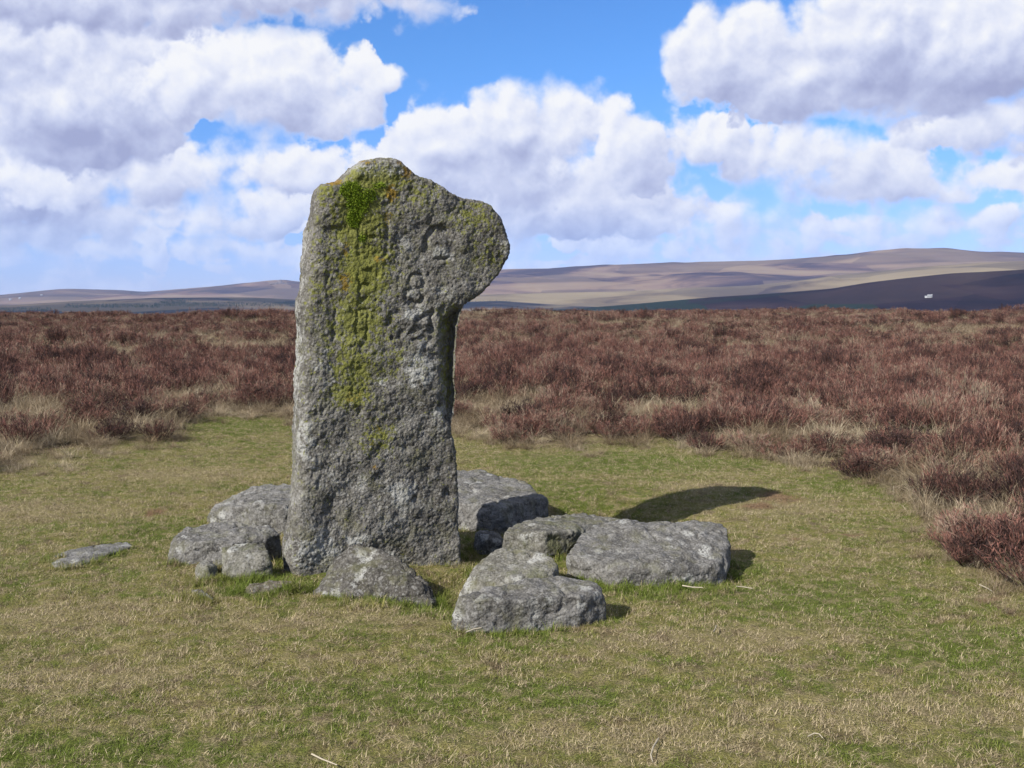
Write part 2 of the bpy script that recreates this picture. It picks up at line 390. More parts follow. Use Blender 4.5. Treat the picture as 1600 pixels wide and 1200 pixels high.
def make_stone_mat(name, moss=0.25, tint=(1, 1, 1), cross=False):
    m, T = new_mat(name)
    P = T.n('ShaderNodeNewGeometry').outputs['Position']
    big = T.noise(P, 3.2, 4.0, 0.6)
    mid = T.noise(T.v('ADD', P, (9, 3, 5)), 22.0, 4.0, 0.65)
    grit = T.noise(P, 95.0, 4.0, 0.75)
    v1 = T.vor(P, 85.0, 'F1', out='Color')
    cell = T.n('ShaderNodeSeparateColor', {0: v1}).outputs[0]
    c = T.ramp(T.m('ADD', T.m('MULTIPLY', big, 0.45), T.m('MULTIPLY', mid, 0.55)), [
        (0.34, (0.050, 0.047, 0.042)), (0.47, (0.098, 0.094, 0.086)), (0.56, (0.145, 0.141, 0.132)), (0.70, (0.215, 0.21, 0.198))])
    c = T.mix(1.0, c, tint, 'MULTIPLY')
    c = T.mix(T.m('MULTIPLY', T.mr(grit, 0.50, 0.66), 0.45), c, (0.28, 0.27, 0.25))           # feldspar
    c = T.mix(T.m('MULTIPLY', T.mr(grit, 0.48, 0.34), 0.75), c, (0.035, 0.032, 0.028))           # dark grains and pores
    c = T.mix(T.m('MULTIPLY', T.mr(cell, 0.80, 0.95), 0.40), c, (0.30, 0.295, 0.28))
    # pale crust lichen rosettes
    wob = T.n('ShaderNodeTexNoise', {'Vector': P, 'Scale': 28.0, 'Detail': 3.0}).outputs[1]
    Q = T.v('MULTIPLY_ADD', T.v('SUBTRACT', wob, (.5, .5, .5)), (.05, .05, .05), P)
    vl = T.vor(Q, 11.0)
    lsel = T.mr(T.noise(P, 4.0, 2.0), 0.46, 0.60)
    li = T.m('MULTIPLY', T.m('MULTIPLY', T.mr(vl, 0.40, 0.26), lsel), T.mr(grit, 0.36, 0.52))
    if cross:
        pale = T.n('ShaderNodeAttribute', attribute_name='pale').outputs['Fac']
        li = T.m('MAXIMUM', T.m('MULTIPLY', li, 0.6), T.mr(T.m('ADD', pale, T.m('MULTIPLY', T.m('SUBTRACT', mid, 0.5), 1.8)), 0.36, 0.66))
        li = T.m('MULTIPLY', li, T.mr(grit, 0.34, 0.46))
    c = T.mix(T.m('MULTIPLY', li, 0.85), c, (0.33, 0.33, 0.31))
    # greenish-grey foliose lichen
    gl = T.mr(T.noise(T.v('ADD', P, (40, 2, 8)), 9.0, 5.0, 0.65), 0.50, 0.64)
    c = T.mix(T.m('MULTIPLY', gl, 0.30 + 0.5 * moss), c, (0.105, 0.102, 0.050))
    if cross:
        a_m = T.n('ShaderNodeAttribute', attribute_name='moss').outputs['Fac']
        a_g = T.n('ShaderNodeAttribute', attribute_name='green').outputs['Fac']
        a_o = T.n('ShaderNodeAttribute', attribute_name='orange').outputs['Fac']
        brk = T.m('MULTIPLY', T.m('SUBTRACT', T.noise(T.v('ADD', P, (4, 4, 4)), 42.0, 5.0, 0.75), 0.5), 2.4)
        mm = T.mr(T.m('ADD', a_m, T.m('MULTIPLY', brk, 1.4)), 0.24, 0.64)
        c = T.mix(T.m('MULTIPLY', mm, 0.84), c, T.mix(mid, (0.082, 0.090, 0.013), (0.225, 0.230, 0.038)))
        oo = T.mr(T.m('ADD', a_o, brk), 0.45, 0.85)
        c = T.mix(T.m('MULTIPLY', oo, 0.8), c, (0.22, 0.13, 0.016))
        gg = T.mr(T.m('ADD', a_g, T.m('MULTIPLY', brk, 0.6)), 0.40, 0.70)
        c = T.mix(T.m('MULTIPLY', gg, 0.92), c, T.mix(mid, (0.08, 0.13, 0.010), (0.17, 0.25, 0.016)))
    else:
        mo = T.mr(T.noise(T.v('ADD', P, (14, 22, 8)), 5.0, 5.0, 0.7), 0.66 - 0.3 * moss, 0.80 - 0.2 * moss)
        c = T.mix(T.m('MULTIPLY', mo, moss), c, (0.075, 0.085, 0.022))
    hgt = T.m('ADD', T.m('MULTIPLY', T.vor(P, 75.0), -0.5), T.m('ADD', T.m('MULTIPLY', grit, 0.6), T.m('MULTIPLY', mid, 1.0)))
    bp = T.n('ShaderNodeBump', {'Strength': 0.9 if cross else 0.8, 'Distance': 0.011 if cross else 0.010, 'Height': hgt}).outputs[0]
    finish(T, c, 0.92, bp, 0.2)
    return m
M_CROSS = make_stone_mat('weathered_granite_cross', 0.2, (1.10, 1.075, 1.03), True)
M_STONE = make_stone_mat('grey_granite', 0.15, (1.12, 1.12, 1.14))
M_STONE_M = make_stone_mat('mossy_granite', 0.55, (1.1, 1.09, 1.0))
M_STONE_D = make_stone_mat('dark_granite', 0.3, (0.58, 0.56, 0.53))
M_STONE_B = make_stone_mat('brown_granite', 0.3, (1.0, 0.88, 0.72))

# ------------------------------------------------------------------ ground sheet (polar grid round the viewer, to the horizon)
def build_ground():
    rr = [0.6]
    while rr[-1] < 15: rr.append(rr[-1] * (1.05 if rr[-1] < 2.6 else 1.0055))
    while rr[-1] < 9000: rr.append(rr[-1] * 1.035)
    rr = np.array(rr)
    th = np.concatenate([np.linspace(-R(38), R(38), 330), np.linspace(R(38), R(322), 72)[1:-1]])
    nr_, nt_ = len(rr), len(th)
    TH, RR = np.meshgrid(th, rr)
    x, y = (RR * np.sin(TH)).ravel(), (RR * np.cos(TH)).ravel()
    V = np.stack([x, y, ground_z(x, y)], 1)
    V = np.vstack([V, [[0, 0, 0]]])
    i, j = np.meshgrid(np.arange(nr_ - 1), np.arange(nt_), indexing='ij')
    a = (i * nt_ + j).ravel(); b = (i * nt_ + (j + 1) % nt_).ravel()
    F = np.stack([a, b, b + nt_, a + nt_], 1)[:, ::-1]
    mo = np.append(sstep(moor(x, y), -0.3, 0.9), 0)
    far = np.append(sstep(np.hypot(x, y), 130, 400), 0)
    me = np_mesh('ground', V, F, [M_GROUND], True, {'moor': mo, 'far': far})
    bm = bmesh.new(); bm.from_mesh(me); bm.verts.ensure_lookup_table()
    c = bm.verts[len(V) - 1]
    for k in range(nt_):
        f = bm.faces.new((c, bm.verts[(k + 1) % nt_], bm.verts[k])); f.smooth = True
    bm.normal_update(); bm.to_mesh(me); bm.free()
    link('ground', me, kind='structure', label='mossy moorland ground of cropped turf and peat under the heather', category='ground')
build_ground()

# ------------------------------------------------------------------ far hills
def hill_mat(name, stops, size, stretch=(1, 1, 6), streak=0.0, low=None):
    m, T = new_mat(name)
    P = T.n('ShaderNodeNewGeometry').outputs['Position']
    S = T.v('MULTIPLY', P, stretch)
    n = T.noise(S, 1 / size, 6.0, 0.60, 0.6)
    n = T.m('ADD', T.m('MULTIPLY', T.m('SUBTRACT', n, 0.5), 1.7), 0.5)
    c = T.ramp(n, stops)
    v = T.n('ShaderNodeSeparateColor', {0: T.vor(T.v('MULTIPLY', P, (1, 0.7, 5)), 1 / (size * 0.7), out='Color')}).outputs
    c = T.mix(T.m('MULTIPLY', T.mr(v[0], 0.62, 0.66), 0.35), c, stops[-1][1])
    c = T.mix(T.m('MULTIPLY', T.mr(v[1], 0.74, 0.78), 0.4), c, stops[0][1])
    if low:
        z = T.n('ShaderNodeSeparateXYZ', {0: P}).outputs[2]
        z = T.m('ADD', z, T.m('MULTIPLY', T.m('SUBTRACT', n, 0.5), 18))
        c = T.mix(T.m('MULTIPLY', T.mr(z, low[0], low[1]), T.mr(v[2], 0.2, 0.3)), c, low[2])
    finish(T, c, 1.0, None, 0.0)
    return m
def build_hill(name, label, D, near, prof, mat, rough=6.0, zv=-75):
    pts = np.array([ray(*p) for p in prof]); a = np.arctan2(pts[:, 0], pts[:, 1]); e = pts[:, 2] / np.hypot(pts[:, 0], pts[:, 1])
    az = np.linspace(-R(36), R(36), 420)
    el = np.interp(az, a, e)
    el = np.convolve(np.pad(el, 2, 'edge'), np.ones(5) / 5, 'valid')
    t = np.concatenate([np.linspace(0, 1, 70), np.linspace(1, 1.3, 14)[1:]])
    A, TT = np.meshgrid(az, t); EL = np.tile(el, (len(t), 1))
    Dv = D * (1 + 0.05 * np.sin(A * 9 + D))
    rad = near * D + (Dv - near * D) * TT
    zr = EYE + EL * Dv
    s = np.where(TT <= 1, np.sin(np.clip(TT, 0, 1) * math.pi / 2) ** 1.25, np.cos((TT - 1) * 1.3))
    z = zv + (zr - zv) * s
    x, y = (rad * np.sin(A)), (rad * np.cos(A))
    bump = n2(x.ravel(), y.ravel(), D * 0.12, 4, D * 0.013).reshape(x.shape) * rough
    z = z + bump * np.clip(TT * 2, 0, 1) * np.clip(np.abs(TT - 1) * 5, 0.06, 1)
    V = np.stack([x.ravel(), y.ravel(), z.ravel()], 1)
    nt_ = len(az); i, j = np.meshgrid(np.arange(len(t) - 1), np.arange(nt_ - 1), indexing='ij')
    q = (i * nt_ + j).ravel(); F = np.stack([q, q + 1, q + nt_ + 1, q + nt_], 1)
    me = np_mesh(name, V, F, [mat], True)
    link(name, me, kind='structure', label=label, category='hill')
    return BVHTree.FromPolygons([tuple(v) for v in V], [tuple(f) for f in F])
PINK, TAN, PLUM = (0.170, 0.105, 0.080), (0.235, 0.175, 0.115), (0.045, 0.028, 0.036)
far_l = build_hill('far_hill', 'long low purple brown hill with a tor on its crest', 6200, .62,
    [(-400, 470), (0, 462), (60, 455), (105, 451), (190, 453), (225, 456), (260, 453), (300, 450), (380, 444), (435, 440), (470, 442), (600, 446), (760, 450), (1000, 455), (2000, 455)],
    hill_mat('far_hill_grass', [(0.34, PLUM), (0.46, (0.075, 0.052, 0.046)), (0.58, PINK), (0.68, TAN)], 700), 18)
far_r = build_hill('far_hill', 'broad tan and heather purple hill rising to a rounded summit', 5400, .60,
    [(-400, 480), (400, 470), (620, 440), (720, 425), (800, 420), (870, 419), (950, 416), (1100, 409), (1240, 406), (1325, 401), (1375, 394.5), (1450, 393.5), (1530, 396), (1620, 396), (2000, 400)],
    hill_mat('far_hill_moor', [(0.36, PLUM), (0.44, (0.095, 0.060, 0.055)), (0.53, (0.185, 0.125, 0.09)), (0.66, TAN)], 620), 26)
build_hill('middle_hill', 'pale tan grassy hill between the far moor and the shaded hill', 3600, .66,
    [(-400, 490), (600, 474), (720, 462), (850, 458), (960, 456), (1080, 450), (1180, 446), (1300, 431), (1431, 418), (1487, 414), (1544, 410), (1600, 408), (1700, 405), (2000, 402)],
    hill_mat('middle_hill_grass', [(0.25, (0.055, 0.04, 0.038)), (0.38, (0.145, 0.108, 0.068)), (0.55, (0.205, 0.162, 0.098)), (0.7, (0.25, 0.20, 0.12))], 420), 8)
wood_h = build_hill('wooded_hill', 'low dark blue wooded hill beyond the heather', 3000, .62,
    [(-400, 484), (0, 478), (100, 472), (250, 466), (400, 465), (480, 469), (640, 474), (780, 470), (900, 478), (1100, 486), (2000, 490)],
    hill_mat('wooded_hill_ground', [(0.42, (0.010, 0.013, 0.016)), (0.56, (0.020, 0.019, 0.024)), (0.66, (0.085, 0.064, 0.05)), (0.78, (0.15, 0.12, 0.08))], 380), 5)
dark_h = build_hill('cloud_shaded_hill', 'hill painted dark plum as under cloud shadow with green fields at its foot', 2100, .60,
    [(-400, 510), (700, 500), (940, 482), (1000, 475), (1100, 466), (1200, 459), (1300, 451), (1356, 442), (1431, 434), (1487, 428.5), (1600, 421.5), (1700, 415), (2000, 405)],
    hill_mat('painted_cloud_shade', [(0.22, (0.004, 0.002, 0.004)), (0.45, (0.013, 0.007, 0.011)), (0.62, (0.026, 0.014, 0.016)), (0.8, (0.045, 0.030, 0.026))], 260, low=(2, -10, (0.012, 0.019, 0.011))), 4)  # cloud shadow painted into the near-black plum and the dim field green

# ------------------------------------------------------------------ granite cross
def build_cross():
    A = at_z(446, 900); B = at_z(722, 874)
    t = (B - A) / np.linalg.norm(B - A); n = np.array([-t[1], t[0], 0.0])
    def onplane(px, py):
        d = ray(px, py); o = np.array([0, 0, EYE])
        k = np.dot(A - o, n) / np.dot(d, n); p = o + d * k
        return np.dot(p - A, t), p[2]
    left = [(447, 902), (442, 875), (442, 850), (449, 812), (455, 780), (457, 740), (458, 680), (460, 640), (463, 580), (467, 545), (466, 515), (463, 490),
            (468, 460), (473, 430), (474, 390), (478, 350), (484, 325), (487, 302), (490, 289)]
    rest = [(506, 288), (519, 287), (532, 285), (543, 275), (556, 262), (572, 252), (595, 249), (618, 251), (635, 258), (654, 275), (680, 286), (700, 298), (716, 306), (740, 306), (760, 317),
            (780, 340), (793, 365), (798, 388), (795, 406), (785, 425), (766, 447), (746, 462), (729, 471), (720, 480), (716, 500), (715, 540), (713, 580),
            (711, 620), (707, 650), (706, 672), (712, 690), (716, 720), (717, 760), (718, 800), (721, 840), (723, 872)]
    out = [onplane(px + 12, py) for px, py in left] + [onplane(px, py) for px, py in rest]
    out = [(out[0][0], -0.35)] + out + [(out[-1][0], -0.35)]
    out = np.array(out)
    # resample and soften
    seg = np.hypot(*np.diff(np.vstack([out, out[:1]]), axis=0).T); cum = np.concatenate([[0], np.cumsum(seg)])
    s = np.linspace(0, cum[-1], 520, endpoint=False); cl = np.vstack([out, out[:1]])
    O = np.stack([np.interp(s, cum, cl[:, 0]), np.interp(s, cum, cl[:, 1])], 1)
    for _ in range(3):
        O = (np.roll(O, 1, 0) + 2 * O + np.roll(O, -1, 0)) / 4
    tg = np.roll(O, -3, 0) - np.roll(O, 3, 0); tg /= np.linalg.norm(tg, axis=1)[:, None]
    area = 0.5 * np.sum(O[:, 0] * np.roll(O[:, 1], -1) - np.roll(O[:, 0], -1) * O[:, 1])
    nrm = np.stack([tg[:, 1], -tg[:, 0]], 1) * (1 if area > 0 else -1)        # outward
    TH = 0.26
    b = 0.024 + 0.024 * np.clip(-nrm[:, 0], 0, 1)
    for _ in range(20):
        b = (np.roll(b, 1) + b + np.roll(b, -1)) / 3
    rings = []
    K = 5
    for k in range(K + 1):
        a = k / K * math.pi / 2
        rings.append((b * (1 - math.sin(a)), b * (1 - math.cos(a))))
    for k in range(K, -1, -1):
        a = k / K * math.pi / 2
        rings.append((b * (1 - math.sin(a)), TH - b * (1 - math.cos(a))))
    V = []
    for ins, dep in rings:
        uv = O - nrm * ins[:, None]
        V.append(A + uv[:, :1] * t + np.stack([np.zeros(len(O)), np.zeros(len(O)), uv[:, 1]], 1) + dep[:, None] * n)
    m = len(O); V = np.vstack(V); F = []
    for r in range(len(rings) - 1):
        for k in range(m):
            k2 = (k + 1) % m
            F.append((r * m + k, r * m + k2, (r + 1) * m + k2, (r + 1) * m + k))
    F.append(tuple(range(m - 1, -1, -1))); F.append(tuple(range((len(rings) - 1) * m, len(rings) * m)))
    co, nr, quads = remeshed(V, F, 0.0064, 2)
    front = sstep(-(nr @ n), 0.25, 0.75)
    px, py = project(co)
    def seg_d(x0, y0, x1, y1):
        dx, dy = x1 - x0, y1 - y0; L = dx * dx + dy * dy
        q = np.clip(((px - x0) * dx + (py - y0) * dy) / L, 0, 1)
        return np.hypot(px - x0 - q * dx, py - y0 - q * dy)
    carve = np.zeros(len(co))
    def groove(segs, w, dep):
        nonlocal carve
        d = np.min([seg_d(*q) for q in segs], axis=0)
        carve = np.maximum(carve, dep * wear * (1 - sstep(d, w * 0.2, w * 1.25)))
    def gauss(x, y, a, b_=None):
        b_ = b_ or a
        return np.exp(-(((px - x) / a) ** 2 + ((py - y) / b_) ** 2))
    px = px + 3.6 * fbm(co, 0.05, 2, 6.0); py = py + 3.6 * fbm(co, 0.05, 2, 7.0)
    wear = 0.85 * np.clip(0.72 + 0.7 * fbm(co, 0.06, 2, 8.0), 0.12, 1.0)
    # incised letters on the left of the head
    groove([(562, 345, 561, 400), (605, 338, 603, 398), (567, 371, 600, 371)], 4.2, 0.022)
    groove([(562, 424, 562, 470), (562, 424, 582, 424), (582, 424, 591, 433), (591, 433, 589, 444), (587, 448, 587, 466), (587, 467, 567, 468), (566, 446, 588, 447)], 4.2, 0.022)
    groove([(524, 484, 523, 528), (560, 486, 575, 484), (575, 484, 573, 528), (558, 490, 558, 528)], 3.8, 0.02)
    groove([(512, 430, 512, 462)], 3.2, 0.012)
    # ring with a boss on the arm
    ring = np.abs(np.hypot((px - 685) / 1.0, (py - 382) / 1.25) - 19)
    ang = np.arctan2(py - 382, px - 685)
    carve = np.maximum(carve, (0.030 * (0.55 + 0.45 * np.cos(ang + 2.3))) * (1 - sstep(ring, 2.5, 8)))
    carve = np.maximum(carve, 0.030 * gauss(690, 405, 13, 5)); carve = carve - 0.016 * gauss(683, 383, 13, 16)
    # figure of eight below it
    for (cx, cy, rr_) in ((652, 440, 12), (648, 463, 12)):
        rg = np.abs(np.hypot(px - cx, py - cy) - rr_)
        carve = np.maximum(carve, 0.018 * (1 - sstep(rg, 1.5, 5))); carve = carve - 0.010 * gauss(cx, cy, 8)
    groove([(655, 474, 662, 462)], 5, 0.03)
    # deep hollows and hooked marks at the neck
    groove([(611, 506, 612, 490), (612, 490, 622, 487)], 5.5, 0.034)
    groove([(652, 500, 664, 492), (664, 492, 675, 491), (674, 491, 673, 520), (673, 530, 670, 536)], 5.5, 0.046)
    groove([(612, 527, 624, 528), (624, 528, 629, 518)], 5, 0.034)
    groove([(640, 520, 655, 516), (655, 516, 668, 519)], 4.0, 0.022)
    groove([(645, 530, 660, 528), (660, 528, 668, 533)], 4.5, 0.026)
    carve = carve - 0.014 * gauss(662, 507, 7) - 0.016 * gauss(640, 500, 16, 10) - 0.012 * gauss(655, 540, 14, 10)
    carve = carve * 0.62
    # a spall down the right edge of the shaft, ending in a ledge
    sp = sstep(px, 682, 714) * sstep(py, 470, 500) * (1 - sstep(py, 628 + 0.9 * (px - 676), 640 + 1.0 * (px - 676)))
    carve = carve + 0.085 * sp
    # shallow scoops and pits lower down
    for (x, y, a, b_, dpt) in [(548, 662, 26, 34, .022), (702, 772, 7, 8, .025), (563, 642, 5, 5, .02), (648, 779, 5, 6, .02), (632, 700, 9, 6, .015), (600, 745, 9, 7, .015), (668, 735, 10, 8, .014),
                               (505, 700, 30, 14, .012), (520, 800, 18, 26, .012), (570, 820, 24, 18, -.012), (630, 780, 28, 26, -.012), (480, 850, 26, 30, -.015), (610, 620, 30, 22, -.010), (660, 600, 22, 60, -.010)]:
        carve = carve + dpt * gauss(x, y, a, b_)
    crust = np.abs(fbm(co, 0.030, 2, 2.0)) 
    disp = 0.016 * fbm(co, 0.30, 2, 1.0) + 0.008 * fbm(co, 0.09, 2, 3.0) + 0.0034 * fbm(co, 0.030, 2, 4.0) + 0.0046 * (fbm(co, 0.0145, 1, 5.0)) * (0.6 + 0.5 * sstep(fbm(co, 0.2, 2, 9.0), -.3, .4))
    disp = disp + 0.003 * crust
    ground_fade = 1.0
    P = co + nr * disp[:, None] + n * (carve * front)[:, None]
    # lichen and moss masks, traced where they grow
    g0 = project(co); px, py = g0
    def blot(lst):
        a = np.zeros(len(co))
        for (x, y, w, h, k) in lst:
            a = np.maximum(a, k * gauss(x, y, w, h))
        return a
    fm = sstep(-(nr @ n), -0.1, 0.4)
    moss = blot([(585, 285, 60, 28, .95), (560, 340, 48, 60, 1.0), (570, 420, 46, 55, 1.0), (560, 500, 46, 55, .9), (553, 575, 42, 50, .75), (548, 615, 34, 24, .95), (590, 685, 30, 30, .55),
                 (650, 300, 40, 40, .45), (740, 340, 40, 30, .5), (700, 575, 14, 70, .5), (510, 300, 30, 20, .6), (600, 560, 40, 40, .4), (760, 400, 35, 40, .35), (700, 510, 18, 40, .5), (535, 450, 80, 200, .35)]) * fm
    green = blot([(548, 298, 20, 16, 1.0), (558, 318, 20, 20, 1.0), (553, 340, 14, 20, .85), (576, 305, 22, 18, .62), (592, 290, 22, 10, .55), (566, 372, 14, 16, .5), (548, 395, 12, 14, .42)]) * fm
    orange = blot([(612, 300, 14, 18, .85), (540, 440, 12, 24, .8), (592, 405, 14, 6, .8), (636, 270, 16, 14, .8), (590, 668, 24, 14, .45), (585, 695, 14, 10, .5), (520, 286, 24, 7, .9), (570, 256, 30, 5, .6), (625, 256, 20, 6, .7), (606, 340, 12, 22, .6), (548, 620, 18, 14, .6),
                   (540, 390, 10, 14, .7), (585, 730, 8, 8, .6), (655, 255, 12, 8, .5)])
    pale = blot([(590, 266, 50, 13, 1.1), (620, 262, 14, 8, 1.0), (655, 575, 26, 40, .75), (478, 690, 24, 50, .6), (690, 645, 22, 14, .8), (628, 775, 30, 26, .85), (500, 860, 60, 34, .7), (596, 595, 8, 8, 1.0), (560, 845, 30, 14, .7),
                 (648, 490, 26, 14, .8), (690, 395, 22, 14, .7), (640, 380, 20, 40, .45), (655, 545, 18, 12, .7), (474, 380, 12, 120, .5), (464, 560, 12, 140, .6), (520, 600, 30, 20, .5), (600, 870, 60, 10, .5), (790, 390, 10, 50, .35)])
    base = A + t * 0.45 + n * TH / 2; base[2] = 0
    me = np_mesh('granite_cross', P - base, quads, [M_CROSS], True, {'moss': moss, 'green': green, 'orange': orange, 'pale': pale})
    o = link('granite_cross', me, None, base, label='tall weathered granite wayside cross with carved letters, yellow moss and one rounded arm', category='stone cross')
    # tufted cushions of living moss on the face
    idx = np.where(green > 0.45)[0]; idx = rng.choice(idx, min(len(idx), 1300), replace=False)
    Vt, Ft, rd = [], [], []
    for i in idx:
        p = P[i] - base
        for _ in range(5):
            d = nr[i] * 0.5 + rng.normal(size=3) * 0.6; d[2] -= 0.25; d /= np.linalg.norm(d)
            q = np.cross(d, rng.normal(size=3)); q /= np.linalg.norm(q); L = rng.uniform(.006, .013); wd = rng.uniform(.0015, .003)
            c0 = p + rng.normal(size=3) * 0.004
            b0 = len(Vt); Vt += [c0 - q * wd, c0 + q * wd, c0 + d * L]; Ft.append((b0, b0 + 1, b0 + 2)); rd += [rng.random()] * 3
    mm, T = new_mat('living_moss')
    r_ = T.n('ShaderNodeAttribute', attribute_name='rnd').outputs['Fac']
    finish(T, T.ramp(r_, [(0.0, (0.07, 0.12, 0.008)), (0.6, (0.17, 0.25, 0.018)), (1.0, (0.28, 0.35, 0.04))]), 0.8, None, 0.1, 0.2)
    link('moss', np_mesh('moss', np.array(Vt), np.array(Ft), [mm], False, {'rnd': rd}), o, kind='stuff')
    return BVHTree.FromPolygons([tuple(v) for v in P], [tuple(f) for f in quads])
bvhs = [build_cross()]

# ------------------------------------------------------------------ boulders: hull through traced points (pixel, pixel, height above ground)
foot = []
def boulder(name, label, pts, mat=M_STONE, voxel=0.009, seed=1.0, amp=1.0, round_=2, bury=0.12, flare=1.03, category='stone', chips=8, chip_k=1.0):
    P = np.array([at_z(*p) for p in pts])
    c = P.mean(0)
    low = P.copy(); low[:, :2] = c[:2] + (low[:, :2] - c[:2]) * flare; low[:, 2] = -bury
    bm = bmesh.new()
    for p in np.vstack([P, low]):
        bm.verts.new(p)
    res = bmesh.ops.convex_hull(bm, input=bm.verts)
    junk = [g for g in set(res['geom_interior'] + res['geom_unused']) if isinstance(g, bmesh.types.BMVert)]
    bmesh.ops.delete(bm, geom=junk, context='VERTS')
    gg = np.random.default_rng(int(seed * 10)); hv = np.array([v.co[:] for v in bm.verts])
    for _ in range(chips):                        # knock corners off so that the block breaks into planes
        d = gg.normal(size=3) * (1, 1, .8); d[2] = abs(d[2]) * .9 - .15; d /= np.linalg.norm(d)
        sup = (hv @ d).max() - gg.uniform(.006, .022) * chip_k
        bmesh.ops.bisect_plane(bm, geom=bm.verts[:] + bm.edges[:] + bm.faces[:], plane_co=Vector(d * sup), plane_no=Vector(d), clear_outer=True)
    keepv = [tuple(v.co) for v in bm.verts]; bm.clear()
    for p in keepv:
        bm.verts.new(p)
    res = bmesh.ops.convex_hull(bm, input=bm.verts)
    bmesh.ops.delete(bm, geom=[g for g in set(res['geom_interior'] + res['geom_unused']) if isinstance(g, bmesh.types.BMVert)], context='VERTS')
    bm.verts.index_update()
    V = [tuple(v.co) for v in bm.verts]; F = [tuple(v.index for v in f.verts) for f in bm.faces]; bm.free()
    co, nr, quads = remeshed(V, F, voxel, round_)
    dsp = amp * (0.018 * fbm(co, 0.22, 2, seed) + 0.011 * fbm(co, 0.08, 2, seed + 3) + 0.0055 * fbm(co, 0.03, 2, seed + 7) + 0.0038 * fbm(co, 0.016, 1, seed + 9))
    cr = np.abs(fbm(co * np.array([1, 1, 1.6]), 0.28, 2, seed + 21))             # cracks and broken ledges
    dsp = dsp - amp * 0.016 * (1 - sstep(cr, 0.0, 0.055))
    Q = co + nr * dsp[:, None]
    base = np.array([c[0], c[1], 0.0])
    o = link(name, np_mesh(name, Q - base, quads, [mat], True), None, base, label=label, category=category)
    bvhs.append(BVHTree.FromPolygons([tuple(v) for v in Q], [tuple(f) for f in quads]))
    ring = Q[np.abs(Q[:, 2]) < 0.02]
    foot.append(ring)
    return o
boulder('stone_slab', 'large flat grey slab lying partly hidden behind the cross', [
    (640, 742, .19), (718, 735, .20), (752, 734, .20), (805, 748, .18), (842, 764, .16), (858, 777, .13), (842, 796, .02), (842, 806, 0), (823, 781, .145), (790, 793, .13),
    (754, 786, .14), (720, 787, .14), (783, 821, 0), (725, 824, 0), (650, 822, 0), (650, 785, .14)], seed=1.3, amp=.8)
boulder('low_boulder', 'flat topped grey boulder between the mossy wedge stone and the back slab', [
    (786, 833, .13), (795, 824, .145), (841, 806, .16), (914, 802, .15), (972, 811, .13), (985, 830, .06), (960, 850, 0), (852, 832, .15), (892, 832, .13), (788, 850, 0), (852, 862, 0), (895, 850, 0)], M_STONE_M, seed=2.1, amp=.8)
boulder('stone_slab', 'biggest pale grey slab tilted towards the turf with a dark square end', [
    (921, 822, .19), (945, 816, .20), (986, 812, .215), (1026, 819, .21), (1091, 814, .215), (1128, 817, .20), (1138, 826, .19), (1139, 846, .15), (1135, 884, .07), (1131, 909, 0), (1077, 912, 0), (1022, 911, 0), (986, 914, 0),
    (950, 914, 0), (915, 905, .0), (896, 888, .05), (884, 866, .12), (899, 841, .16), (960, 885, .10), (1040, 885, .10), (1115, 888, .08)], seed=3.4, amp=.75, flare=1.0)
boulder('wedge_stone', 'mossy wedge shaped stone with white lichen between cross and front slab', [
    (801, 848, .19), (828, 856, .19), (862, 869, .175), (872, 881, .15), (864, 896, .12), (870, 905, 0), (805, 908, .10), (769, 860, .17), (743, 882, .11), (723, 916, .05), (715, 934, 0), (800, 930, 0), (745, 905, .09)], M_STONE_M, seed=4.2, amp=.7)
boulder('front_slab', 'long grey block leaning on the mossy wedge stone', [
    (708, 938, .12), (720, 930, .135), (769, 917, .15), (830, 905, .165), (878, 897, .17), (905, 900, .17), (932, 909, .16), (946, 925, .13), (944, 950, .06), (939, 971, 0), (877, 982, 0), (800, 984, 0), (751, 982, 0), (707, 975, 0), (706, 955, .06),
    (740, 941, .135), (830, 934, .145), (905, 931, .14)], seed=5.7, amp=.75, flare=.99)
boulder('leaning_stone', 'triangular grey stone leaning against the foot of the cross', [
    (578, 854, .20), (545, 857, .18), (560, 852, .20), (512, 886, .09), (486, 919, .01), (489, 930, 0), (545, 922, 0), (545, 900, .08), (611, 925, 0), (600, 890, .12), (677, 941, 0), (621, 869, .17), (661, 904, .08), (689, 933, 0), (530, 864, .15), (600, 858, .19)], M_STONE_D, seed=6.1, amp=1.0, flare=1.0, chips=3)
boulder('small_stone', 'small low brownish stone with a rounded back in the grass', [
    (382, 923, .005), (389, 913, .035), (429, 901, .065), (468, 902, .06), (474, 912, .02), (386, 930, 0), (429, 928, 0), (472, 920, 0)], M_STONE_B, voxel=.007, seed=7.7, amp=.5, round_=3)
boulder('block_stone', 'upright squarish grey green block with a dark shaded side', [
    (344, 853, .14), (375, 848, .15), (406, 845, .155), (416, 847, .155), (425, 864, .13), (424, 899, 0), (398, 908, 0), (362, 905, 0), (343, 880, .08), (345, 895, 0), (400, 858, .14), (360, 862, .13)], M_STONE_M, voxel=.009, seed=8.3, amp=.7, round_=3, flare=1.0)
boulder('small_stone', 'little upright grey stone beside the squarish block', [
    (306, 880, .075), (318, 875, .085), (330, 876, .085), (345, 887, .06), (305, 910, 0), (340, 911, 0), (348, 902, 0), (325, 885, .08)], M_STONE_M, voxel=.007, seed=9.9, amp=.5, round_=3, flare=1.0)
boulder('long_slab', 'long low grey slab on turf with a cracked overhanging edge', [
    (296, 824, .15), (330, 817, .165), (362, 814, .17), (419, 821, .16), (440, 834, .13), (436, 842, .09), (415, 845, .11), (356, 849, .13), (300, 850, .12), (272, 838, .13), (261, 856, .08), (265, 876, .02), (276, 885, 0), (306, 884, 0), (339, 876, 0), (420, 860, 0)], seed=10.2, amp=.8)
